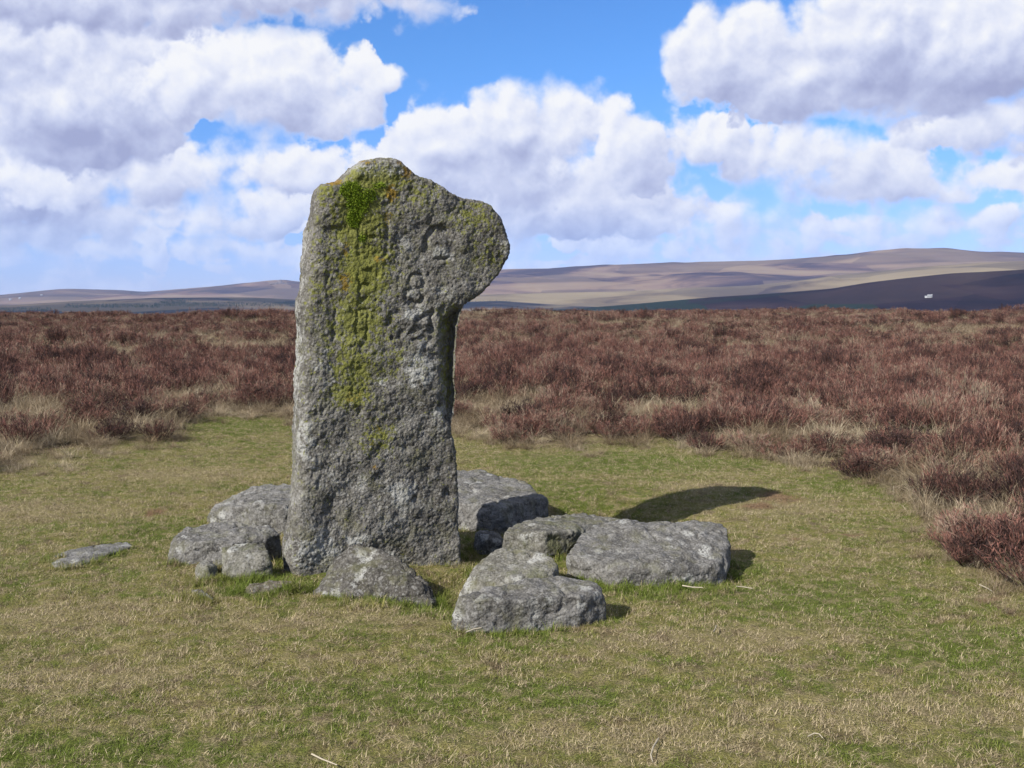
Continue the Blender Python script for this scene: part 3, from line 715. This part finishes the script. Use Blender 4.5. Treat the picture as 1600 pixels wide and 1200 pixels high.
boulder('rounded_boulder', 'hump backed grey boulder behind the long low slab', [
    (412, 755, .20), (450, 758, .20), (490, 766, .19), (362, 773, .165), (329, 796, .10), (318, 817, 0), (379, 822, 0), (429, 824, 0), (490, 822, 0), (400, 788, .175), (445, 793, .17), (345, 800, .09)], seed=11.5, amp=.9)
boulder('sunken_rock', 'flat grey rock almost level with the bare turf', [
    (62, 876, .0), (117, 858, .014), (146, 849, .018), (200, 846, .016), (209, 853, .010), (167, 867, .018), (125, 883, .018), (104, 892, .004), (83, 885, .008)], voxel=.009, seed=12.5, amp=.45, round_=3)
boulder('small_stone', 'small half buried purplish stone poking out of dry turf', [
    (299, 920, .02), (310, 918, .03), (323, 926, .035), (341, 942, .005), (303, 933, .01), (329, 944, 0)], voxel=.006, seed=13.1, amp=.5, round_=2)
boulder('small_stone', 'dark stone in the shadow right beside the foot of the cross', [
    (742, 832, .05), (765, 826, .06), (787, 832, .055), (785, 850, 0), (742, 849, 0), (760, 836, .055)], voxel=.01, seed=14.4, amp=.6)

# ------------------------------------------------------------------ plants
def blades(n, rad, hmin, hmax, wid, lean, droop, seed, segs=2, gaussian=False):
    """a tuft of flat tapering blades -> V, quads, rnd, rnd2"""
    g = np.random.default_rng(seed)
    a = g.uniform(0, 2 * math.pi, n); rr = rad * np.sqrt(g.random(n)) if not gaussian else np.abs(g.normal(0, rad * .5, n))
    b = np.stack([rr * np.cos(a), rr * np.sin(a), np.full(n, -0.006)], 1)
    h = g.uniform(hmin, hmax, n); az = g.uniform(0, 2 * math.pi, n) if not gaussian else a + g.normal(0, .7, n)
    ln = (g.uniform(.35, 1.5, n) if lean > .9 else np.abs(g.normal(0, lean, n))) + (0 if not gaussian else 0.12)
    side = np.stack([-np.sin(az + g.normal(0, .8, n)), np.cos(az), np.zeros(n)], 1)
    side /= np.linalg.norm(side, axis=1)[:, None]
    V = []; w0 = wid * g.uniform(.6, 1.3, n)
    p = b.copy(); ang = ln.copy()
    V.append((p - side * w0[:, None] / 2, p + side * w0[:, None] / 2))
    for s in range(segs):
        d = np.stack([np.sin(ang) * np.cos(az), np.sin(ang) * np.sin(az), np.cos(ang)], 1)
        p = p + d * (h / segs)[:, None]; ang = ang + droop * g.uniform(.3, 1.4, n)
        w = w0 * (1 - (s + 1) / segs * 0.85)
        V.append((p - side * w[:, None] / 2, p + side * w[:, None] / 2))
    k = len(V) * 2
    VV = np.stack([q for pr in V for q in pr], 1).reshape(-1, 3)
    F = []
    base = np.arange(n) * k
    for s in range(segs):
        F.append(np.stack([base + 2 * s, base + 2 * s + 1, base + 2 * s + 3, base + 2 * s + 2], 1))
    return VV, np.vstack(F), np.repeat(g.random(n), k), np.repeat(g.random(n), k)
def heather_parts(seed, H=0.34, spread=0.24, stems=20, shoots=20):
    g = np.random.default_rng(seed)
    SV, SF, V, F, rd, rd2 = [], [], [], [], [], []
    for s in range(stems):
        a = g.uniform(0, 2 * math.pi); out = spread * math.sqrt(g.random()); h = H * g.uniform(.6, 1.0) * (1 - 0.35 * (out / spread) ** 2)
        p0 = np.array([.25 * out * math.cos(a), .25 * out * math.sin(a), -0.02]); p3 = np.array([out * math.cos(a), out * math.sin(a), h])
        p1 = p0 + np.array([.45 * out * math.cos(a), .45 * out * math.sin(a), h * .35]) + g.normal(0, .015, 3)
        prev = None
        for q in range(5):
            u = q / 4; p = (1 - u) ** 2 * p0 + 2 * u * (1 - u) * p1 + u * u * p3
            w = .0055 * (1 - .75 * u)
            rg = [p + w * np.array([math.cos(k * 2.094), math.sin(k * 2.094), 0]) for k in range(3)]
            b0 = len(SV); SV += rg
            if prev is not None:
                for k in range(3):
                    SF.append((prev + k, prev + (k + 1) % 3, b0 + (k + 1) % 3, b0 + k))
            prev = b0
        sr = g.random()
        for k in range(shoots):
            u = 0.35 + 0.65 * g.random() ** .7
            p = (1 - u) ** 2 * p0 + 2 * u * (1 - u) * p1 + u * u * p3 + g.normal(0, .012, 3)
            az = g.uniform(0, 2 * math.pi); ln = abs(g.normal(0, .6))
            d = np.array([math.sin(ln) * math.cos(az) + .35 * math.cos(a), math.sin(ln) * math.sin(az) + .35 * math.sin(a), math.cos(ln)]); d /= np.linalg.norm(d)
            sd = np.cross(d, g.normal(size=3)); sd /= np.linalg.norm(sd); L = g.uniform(.03, .075); w = g.uniform(.0013, .0028)
            b0 = len(V); V += [p, p + d * L * .55 - sd * w, p + d * L, p + d * L * .55 + sd * w]
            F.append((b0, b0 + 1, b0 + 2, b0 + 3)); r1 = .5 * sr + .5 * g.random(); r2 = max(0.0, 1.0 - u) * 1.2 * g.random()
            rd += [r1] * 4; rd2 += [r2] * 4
    return np.array(SV), np.array(SF), np.array(V), np.array(F), np.array(rd), np.array(rd2)

def variant_col(name, meshes):
    c = bpy.data.collections.new(name)
    for i, me in enumerate(meshes):
        c.objects.link(bpy.data.objects.new(name + '_piece', me))
    return c
def scatter(name, label, cat, col, pts, rotz, tilt, scl, nvar):
    n = len(pts)
    me = bpy.data.meshes.new(name); me.vertices.add(n); me.vertices.foreach_set('co', np.asarray(pts, np.float32).ravel())
    a = me.attributes.new('rot', 'FLOAT_VECTOR', 'POINT')
    rot = np.stack([tilt * rng.normal(size=n), tilt * rng.normal(size=n), rotz], 1)
    a.data.foreach_set('vector', rot.astype(np.float32).ravel())
    a = me.attributes.new('scl', 'FLOAT_VECTOR', 'POINT'); a.data.foreach_set('vector', np.asarray(scl, np.float32).ravel())
    a = me.attributes.new('var', 'INT', 'POINT'); a.data.foreach_set('value', rng.integers(0, nvar, n).astype(np.int32))
    o = link(name, me, kind='stuff', label=label, category=cat)
    g = bpy.data.node_groups.new(name + '_scatter', 'GeometryNodeTree')
    g.interface.new_socket('Geometry', in_out='INPUT', socket_type='NodeSocketGeometry')
    g.interface.new_socket('Geometry', in_out='OUTPUT', socket_type='NodeSocketGeometry')
    T = NT(g)
    gi = T.n('NodeGroupInput').outputs[0]
    ci = T.n('GeometryNodeCollectionInfo', {'Collection': col, 'Separate Children': True, 'Reset Children': True}).outputs[0]
    def attr(nm, ty):
        nd = T.n('GeometryNodeInputNamedAttribute', {'Name': nm}, data_type=ty)
        return nd.outputs[0]
    ro = T.n('FunctionNodeEulerToRotation', {0: attr('rot', 'FLOAT_VECTOR')}).outputs[0]
    ip = T.n('GeometryNodeInstanceOnPoints', {'Points': T.n('GeometryNodeMeshToPoints', {'Mesh': gi}).outputs[0], 'Instance': ci, 'Pick Instance': True,
                                             'Instance Index': attr('var', 'INT'), 'Rotation': ro, 'Scale': attr('scl', 'FLOAT_VECTOR')}).outputs[0]
    T.n('NodeGroupOutput', {0: ip})
    md = o.modifiers.new('scatter', 'NODES'); md.node_group = g
    return o
def wedge_points(n, r0, r1, half):
    r = np.sqrt(rng.uniform(r0 * r0, r1 * r1, n)); th = rng.uniform(-half, half, n)
    return r * np.sin(th), r * np.cos(th)
def on_stone(x, y, z):
    hit = np.zeros(len(x), bool)
    near = np.where((y > 4.2) & (y < 8.2) & (x < 2.0) & (x > -3.2))[0]
    for i in near:
        for b in bvhs:
            h = b.ray_cast(Vector((x[i], y[i], 4.0)), Vector((0, 0, -1)))
            if h[0] is not None and h[0].z > z[i] - 0.004:
                hit[i] = True; break
    return hit

# turf
tufts = []
for k in range(12):
    V, F, a, b = blades(150, .085, .009, .024, .0021, 1.0, .3, 100 + k)
    V2, F2, a2, b2 = blades(2, .085, .02, .045, .0018, 1.0, .25, 150 + k); V2 = V2 * (1, 1, .45) + (0, 0, .010)
    tufts.append(np_mesh('turf_tuft', np.vstack([V, V2]), np.vstack([F, F2 + len(V)]), [M_BLADE], False, {'rnd': np.append(a, a2 * .12), 'rnd2': np.append(b, b2 * .5 + .5)}))
TC = variant_col('turf_tuft', tufts)
x, y = wedge_points(42000, 2.7, 16.0, R(36))
mo = moor(x, y); keep = (mo < 1.2 * rng.random(len(x))) & (np.hypot(x, y) < 15)
x, y = x[keep], y[keep]
dens = np.clip(1.25 - 0.035 * np.hypot(x, y), .5, 1); k2 = rng.random(len(x)) < dens; x, y = x[k2], y[k2]
z = ground_z(x, y)
k3 = ~on_stone(x, y, z); x, y, z = x[k3], y[k3], z[k3]
bigg = np.clip(1 + .35 * n2(x, y, .35, 2, 8.0) + .5 * n2(x, y, .13, 2, 18.0), .45, 1.6)
s = bigg * rng.uniform(.8, 1.25, len(x))
scatter('turf_grass', 'short sheep cropped turf of green and straw grass', 'grass', TC, np.stack([x, y, z], 1), rng.uniform(0, 6.3, len(x)), .08, np.stack([np.ones_like(s) * 1.1, np.ones_like(s) * 1.1, s], 1), 12)

# longer grass against the foot of the stones
long_t = []
for k in range(6):
    V, F, a, b = blades(34, .04, .03, .085, .0034, .45, .5, 300 + k, 3)
    long_t.append(np_mesh('long_tuft', V, F, [M_BLADE], False, {'rnd': a * .6 + .4, 'rnd2': b * .6 + .4}))
LC = variant_col('long_tuft', long_t)
ft = np.vstack([f[rng.choice(len(f), min(len(f), 170), replace=False)] for f in foot if len(f)])
cr = np.array([at_z(px, py) for px, py in zip(np.linspace(448, 720, 60), np.linspace(893, 866, 60))]); ft = np.vstack([ft, cr])
x = ft[:, 0] + rng.normal(0, .025, len(ft)); y = ft[:, 1] - np.abs(rng.normal(0, .03, len(ft)))
for c, sg, _ in hollow[2:6] + [(at_z(600, 932), .14, 0), (at_z(400, 918), .12, 0), (at_z(960, 918), .16, 0), (at_z(1060, 922), .14, 0), (at_z(875, 885), .07, 0)]:
    x = np.append(x, c[0] + rng.normal(0, sg * .9, 130)); y = np.append(y, c[1] + rng.normal(0, sg * .9, 130))
wx, wy = wedge_points(420, 2.8, 11, R(34)); wk = moor(wx, wy) < .2; nw = wk.sum()
x = np.append(wx[wk], x); y = np.append(wy[wk], y); small = np.ones(len(x)); small[:nw] = .5
z = ground_z(x, y); k3 = ~on_stone(x, y, z); x, y, z, small = x[k3], y[k3], z[k3], small[k3]
s = small * rng.uniform(.4, 1.0, len(x)) * np.clip(.75 + .6 * n2(x, y, .15, 2, 41.0), .3, 1.3)
scatter('long_grass', 'longer green grass growing along the foot of the stones', 'grass', LC, np.stack([x, y, z], 1), rng.uniform(0, 6.3, len(x)), .15, np.stack([s, s, s], 1), 6)

# heather
hp = [heather_parts(500 + k, H=.30 + .03 * (k % 4), spread=.20 + .02 * (k % 3), stems=30, shoots=40) for k in range(10)]
hmesh = []
for SV, SF, V, F, rd, rd2 in hp:
    allV = np.vstack([V, SV]); allF = np.vstack([F, SF + len(V)])
    g_ = rng.random(len(SV))
    hmesh.append(np_mesh('heather_clump', allV, allF, [M_HEATH, M_STEM], False, {'rnd': np.append(rd, g_), 'rnd2': np.append(rd2, g_ * .3)}, np.append(np.zeros(len(F)), np.ones(len(SF)))))
HC = variant_col('heather_clump', hmesh)
stm = []
for k in range(10):
    V, F, a, b = blades(210, .15, .10, .34, .0028, .6, .5, 700 + k, 4, True)
    stm.append(np_mesh('straw_tussock', V, F, [M_STRAW], False, {'rnd': a, 'rnd2': b * .5}))
SCOL = variant_col('straw_tussock', stm)

def red(x, y):                                    # where heather rather than grass takes over
    m_ = moor(x, y); r = np.hypot(x, y)
    return sstep(m_, 0.5, 12.0) * 0.62 + 0.85 * n2(x, y, 1.3, 2, 12.0) + 0.30 * n2(x, y, 5.0, 2, 13.0) + 0.09 + 0.30 * sstep(x, 1.3, 2.4)
hx, hy = wedge_points(8500, 4.5, 26, R(36)); m_ = moor(hx, hy); k = (m_ > 0.05) & (rng.random(len(hx)) < np.clip(red(hx, hy) * 1.25, 0.03, .9) * np.clip(m_ / .8 + .2, 0, 1)); hx, hy = hx[k], hy[k]
fx, fy = wedge_points(9000, 26, 112, R(36))
hx = np.append(hx, fx); hy = np.append(hy, fy)
r = np.hypot(hx, hy)
sx = np.where(r < 26, rng.uniform(.75, 1.25, len(hx)), rng.uniform(1.3, 2.1, len(hx)) * (1 + (r - 26) / 120)); 
sz = np.where(r < 26, sx * np.clip(.55 + .10 * np.clip(moor(hx, hy), 0, 5) + .3 * n2(hx, hy, 1.2, 2, 31.0), .4, 1.4), np.clip(rng.uniform(.55, 1.3, len(hx)) + .7 * n2(hx, hy, 3.0, 2, 15.0) + .9 * n2(hx, hy, 9.0, 2, 35.0), .4, 2.3))
hz = ground_z(hx, hy)
HS = np.stack([sx, sx, sz], 1); HP = np.stack([hx, hy, hz], 1)
# straw tussocks
tx, ty = wedge_points(15000, 4.5, 30, R(36)); m_ = moor(tx, ty); k = (m_ > -0.12 - 0.45 * rng.random(len(tx)) ** 2.5) & (rng.random(len(tx)) < np.clip(1.25 - red(tx, ty) * 0.90, 0.34, 1)); tx, ty = tx[k], ty[k]
gx, gy = wedge_points(9500, 30, 100, R(36)); tx, ty = np.append(tx, gx), np.append(ty, gy)
m_ = moor(tx, ty); s = rng.uniform(.55, 1.25, len(tx)) * np.clip(.55 + .30 * m_, .28, 1.1) * np.where(np.hypot(tx, ty) > 30, 1.5, 1)
TS = np.stack([s * 1.15, s * 1.15, s], 1); TP = np.stack([tx, ty, ground_z(tx, ty)], 1)
# the plants standing at the very edge of the turf are built one by one
def split_edge(P, n, lim):
    mm_ = moor(P[:, 0], P[:, 1]); px, py = project(P); inside = (px > 5) & (px < 1595) & (py < 1190) & (mm_ < lim) & ~((px > 440) & (px < 730))
    cand = np.where(inside)[0]; cand = cand[np.argsort(np.hypot(P[cand, 0], P[cand, 1]))]
    return cand[:n]
eh = split_edge(HP, 60, 0.95); et = split_edge(TP, 40, 0.55)
bush_parts = []
for SV, SF, V, F, rd, rd2 in hp[:6]:
    g_ = rng.random(len(SV))
    bush_parts.append((np_mesh('shoots', V, F, [M_HEATH], False, {'rnd': rd, 'rnd2': rd2}), np_mesh('stems', SV, SF, [M_STEM], False, {'rnd': g_, 'rnd2': g_ * .3})))
for i, q in enumerate(eh):
    e = link('heather_bush', None, None, HP[q], label='low wiry red brown heather bush at the edge of the cropped turf', category='heather', group='heather bushes along the turf edge')
    e.rotation_euler = (0, 0, rng.uniform(0, 6.3)); e.scale = HS[q] * (1.0, 1.0, 1.05)
    link('shoots', bush_parts[i % 6][0], e, kind='stuff'); link('stems', bush_parts[i % 6][1], e, kind='stuff')
for i, q in enumerate(et):
    e = link('grass_tussock', stm[i % 10], None, TP[q], label='pale dead grass tussock at the edge of the cropped turf', category='grass tussock', group='dead grass tussocks along the turf edge')
    e.rotation_euler = (0, 0, rng.uniform(0, 6.3)); e.scale = TS[q]
hk = np.ones(len(HP), bool); hk[eh] = False; tk = np.ones(len(TP), bool); tk[et] = False
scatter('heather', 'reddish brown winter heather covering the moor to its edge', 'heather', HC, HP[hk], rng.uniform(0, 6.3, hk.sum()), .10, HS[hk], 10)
scatter('moor_grass', 'straw coloured dead moor grass growing among the heather', 'grass', SCOL, TP[tk], rng.uniform(0, 6.3, tk.sum()), .12, TS[tk], 10)

# ------------------------------------------------------------------ far things: farmhouse, cottages, tor, woods
def on_hill(bvh, px, py):
    h = bvh.ray_cast(Vector((0, 0, EYE)), Vector(ray(px, py)).normalized())
    return np.array(h[0])
def flat_mat(name, c, size=2.0, var=0.25):
    m, T = new_mat(name)
    n = T.noise(T.n('ShaderNodeNewGeometry').outputs['Position'], 1 / size, 4.0, 0.6)
    finish(T, T.mix(T.mr(n, .3, .7), tuple(x * (1 - var) for x in c), c), 0.9, None, 0.1)
    return m
M_WHITE_DIM = flat_mat('dimmed_white_render', (0.36, 0.37, 0.38), 1.5, .15); M_SLATE = flat_mat('slate_roof', (0.30, 0.31, 0.34)); M_PANE = flat_mat('dark_pane', (0.03, 0.035, 0.04))  # white walls greyed: cloud shadow over the farmhouse is put into their colour
def box(name, x0, x1, y0, y1, z0, z1, mat, parent):
    V = [(x, y, z) for z in (z0, z1) for y in (y0, y1) for x in (x0, x1)]
    return link(name, np_mesh(name, V, [(0, 2, 3, 1), (4, 5, 7, 6), (0, 1, 5, 4), (2, 6, 7, 3), (0, 4, 6, 2), (1, 3, 7, 5)], [mat]), parent)
def gable(name, x0, x1, y0, y1, z0, h, mat, parent, ov=.4):
    x0, x1, y0, y1 = x0 - ov, x1 + ov, y0 - ov, y1 + ov; ym = (y0 + y1) / 2
    me = bpy.data.meshes.new(name)
    me.from_pydata([(x0, y0, z0), (x1, y0, z0), (x1, y1, z0), (x0, y1, z0), (x0, ym, z0 + h), (x1, ym, z0 + h)], [], [(0, 1, 5, 4), (2, 3, 4, 5), (0, 4, 3), (1, 2, 5), (0, 3, 2, 1)])
    me.materials.append(mat)
    return link(name, me, parent)
def house(name, label, loc, L, H, wing=True):
    e = link(name, None, None, loc, label=label, category='house'); e.rotation_euler = (0, 0, -math.atan2(loc[0], loc[1]) - .35)
    w = L * .42
    box('wall', -L / 2, L / 2, -w / 2, w / 2, -3, H, M_WHITE_DIM, e)
    rf = gable('roof', -L / 2, L / 2, -w / 2, w / 2, H + .01, H * .55, M_SLATE, e)
    for sx in (-1, 1):
        box('chimney', sx * L * .44 - .5, sx * L * .44 + .5, -.5, .5, H * 1.3, H * (1.7 if sx > 0 else 1.55), M_WHITE_DIM, rf)
    for k in range(4):
        for lv in (0.18, 0.62):
            x = (-.36 + .24 * k) * L
            box('window', x - .6, x + .6, -w / 2 - .06, -w / 2 + .05, H * lv, H * lv + H * .24, M_PANE, e)
    if wing:
        box('wing_wall', -L * 1.1, -L / 2 - .02, -w * .45, w * .3, -3, H * .6, M_WHITE_DIM, e); gable('wing_roof', -L * 1.1, -L / 2 - .42, -w * .45, w * .3, H * .6 + .01, H * .35, M_SLATE, e, .3)
    return e
house('farmhouse', 'white farmhouse with a low wing on the hill painted in cloud shadow', on_hill(dark_h, 1453, 465), 6.2, 2.8)
for (px, py, L), lab in zip([(16, 469, 10), (31, 467, 9), (65, 462, 8)], ['small white cottage lowest on the distant hillside', 'small white cottage in the middle of three on the distant hillside', 'small white cottage highest on the distant hillside']):
    house('cottage', lab, on_hill(far_l, px, py), L, 4.5, False)

def rock_pile():
    p = on_hill(far_l, 437, 444); V = []; F = []
    bm = bmesh.new()
    for k, (dx, r_, h_) in enumerate([(-26, 9, 7), (-12, 10, 12), (2, 12, 17), (15, 9, 13), (28, 8, 7), (40, 7, 4), (-38, 7, 4), (6, 7, 21)]):
        res = bmesh.ops.create_icosphere(bm, subdivisions=3, radius=1.0)
        for v in res['verts']:
            v.co = Vector((v.co.x * r_ + dx, v.co.y * 9, v.co.z * h_))
    co = np.array([v.co[:] for v in bm.verts]); d = fbm(co * (1, 1, 2.5), 6.0, 3, 3.3)
    for v, q in zip(bm.verts, d): v.co *= 1 + .16 * q
    me = bpy.data.meshes.new('tor'); bm.to_mesh(me); bm.free(); me.materials.append(flat_mat('tor_rock', (0.16, 0.13, 0.12), 8.0))
    link('tor', me, None, p, label='small rocky tor on the crest of the long far hill', category='tor')
rock_pile()

def far_wood():
    m, T = new_mat('conifer_needles')
    finish(T, T.mix(T.n('ShaderNodeAttribute', attribute_name='rnd').outputs['Fac'], (0.018, 0.028, 0.014), (0.045, 0.055, 0.028)), 1.0, None, 0.0)
    var = []
    for k in range(4):
        g = np.random.default_rng(900 + k); V = []; F = []; rd = []
        for lv in range(7):
            zb = 1.5 + lv * 1.7; rr_ = 3.0 * (1 - lv / 7.6)
            for q in range(7):
                a = g.uniform(0, 6.3); b0 = len(V); c = np.array([math.cos(a), math.sin(a), 0]); sd = np.array([-c[1], c[0], 0])
                V += [(0, 0, zb + 2.0), tuple(c * rr_ * g.uniform(.7, 1.2) + sd * rr_ * .45 + (0, 0, zb - .4)), tuple(c * rr_ * g.uniform(.7, 1.2) - sd * rr_ * .45 + (0, 0, zb - .4))]
                F.append((b0, b0 + 1, b0 + 2)); rd += [g.random()] * 3
        var.append(np_mesh('conifer', V, F, [m], False, {'rnd': rd}))
    c = variant_col('conifer', var); P = []
    for (x0, x1, y0, y1, n) in [(250, 290, 471, 474, 120), (100, 250, 476, 481, 500), (240, 470, 473, 479, 800), (720, 800, 468, 472, 160), (0, 80, 482, 486, 160), (255, 300, 468, 470, 80)]:
        for _ in range(n):
            try: P.append(on_hill(wood_h, rng.uniform(x0, x1), rng.uniform(y0, y1)))
            except Exception: pass
    for _ in range(60): P.append(on_hill(far_l, rng.uniform(203, 218), rng.uniform(456.5, 459)))
    P = np.array([p for p in P if p.shape == (3,)]); P[:, 2] -= 1
    s = rng.uniform(.22, .45, len(P))
    scatter('conifer_wood', 'dark blue conifer plantation on the low far hill', 'wood', c, P, rng.uniform(0, 6.3, len(P)), 0, np.stack([s, s, s], 1), 4)
far_wood()

# ------------------------------------------------------------------ dry stalks lying on the turf
def stalk(label, pts, w=.0035, lift=.018, col=(0.55, 0.48, 0.34)):
    P = []
    for (px, py) in pts:
        p = at_z(px, py, .015); p[2] = ground_z(np.array([p[0]]), np.array([p[1]]))[0] + lift; P.append(p)
    c = np.mean(P, 0); V = []; F = []
    for i, p in enumerate(P):
        d = P[min(i + 1, len(P) - 1)] - P[max(i - 1, 0)]; d = d / np.linalg.norm(d)
        s1 = np.cross(d, (0, 0, 1)); s1 /= np.linalg.norm(s1); s2 = np.cross(d, s1); ww = w * (1 - .5 * i / len(P))
        V += [p - c + ww * (math.cos(k * math.pi / 2) * s1 + math.sin(k * math.pi / 2) * s2) for k in range(4)]
        if i:
            for k in range(4):
                a = 4 * (i - 1); F.append((a + k, a + (k + 1) % 4, a + 4 + (k + 1) % 4, a + 4 + k))
    link('dry_stalk', np_mesh('dry_stalk', V, F, [M_STALK]), None, c, label=label, category='stalk')
M_STALK = flat_mat('bleached_stalk', (0.42, 0.37, 0.28), .02)
stalk('pale dry stalk lying bent on green turf far from the stones', [(1029, 1150), (1021, 1165), (1017, 1178), (1020, 1189)])
stalk('pale dry stalk lying straight along the green grass beside the biggest slab', [(1066, 920), (1082, 922), (1098, 923)], .004, .03)
stalk('short pale stalk off the shaded corner of the biggest slab', [(1150, 917), (1163, 916), (1176, 919)])
stalk('thick pale stalk lying alone on the open turf in front of the triangular stone', [(487, 1178), (503, 1184), (527, 1197)], .0035)
stalk('short pale stalk sticking up from dry turf off the long grey block', [(1115, 991), (1118, 984), (1119, 979)], .003, .022)
stalk('thin white arched stalk on turf well away from the stones', [(1262, 1152), (1272, 1147), (1280, 1149), (1286, 1155)], .003)
stalk('thin pale stalk near the rusty tuft by the heather', [(1530, 914), (1542, 917), (1552, 922)], .004)
stalk('small pale twig at the foot of the long grey block', [(728, 991), (740, 988), (752, 987)], .004, .03)

# ------------------------------------------------------------------ haze: the air between here and the far hills
def build_haze():
    m, T = new_mat('air')
    T.n('ShaderNodeOutputMaterial', {'Volume': T.n('ShaderNodeVolumePrincipled', {'Color': (0.40, 0.58, 1.0, 1), 'Density': 5.2e-5, 'Anisotropy': 0.0}).outputs[0]})
    x, y = 10500, 10500
    V = [(a, b, c) for c in (-125, 330) for b in (-y, y) for a in (-x, x)]
    link('haze', np_mesh('haze', V, [(0, 2, 3, 1), (4, 5, 7, 6), (0, 1, 5, 4), (2, 6, 7, 3), (0, 4, 6, 2), (1, 3, 7, 5)], [m]), None, kind='stuff', label='thin blue haze over the moor and hills', category='haze')
build_haze()
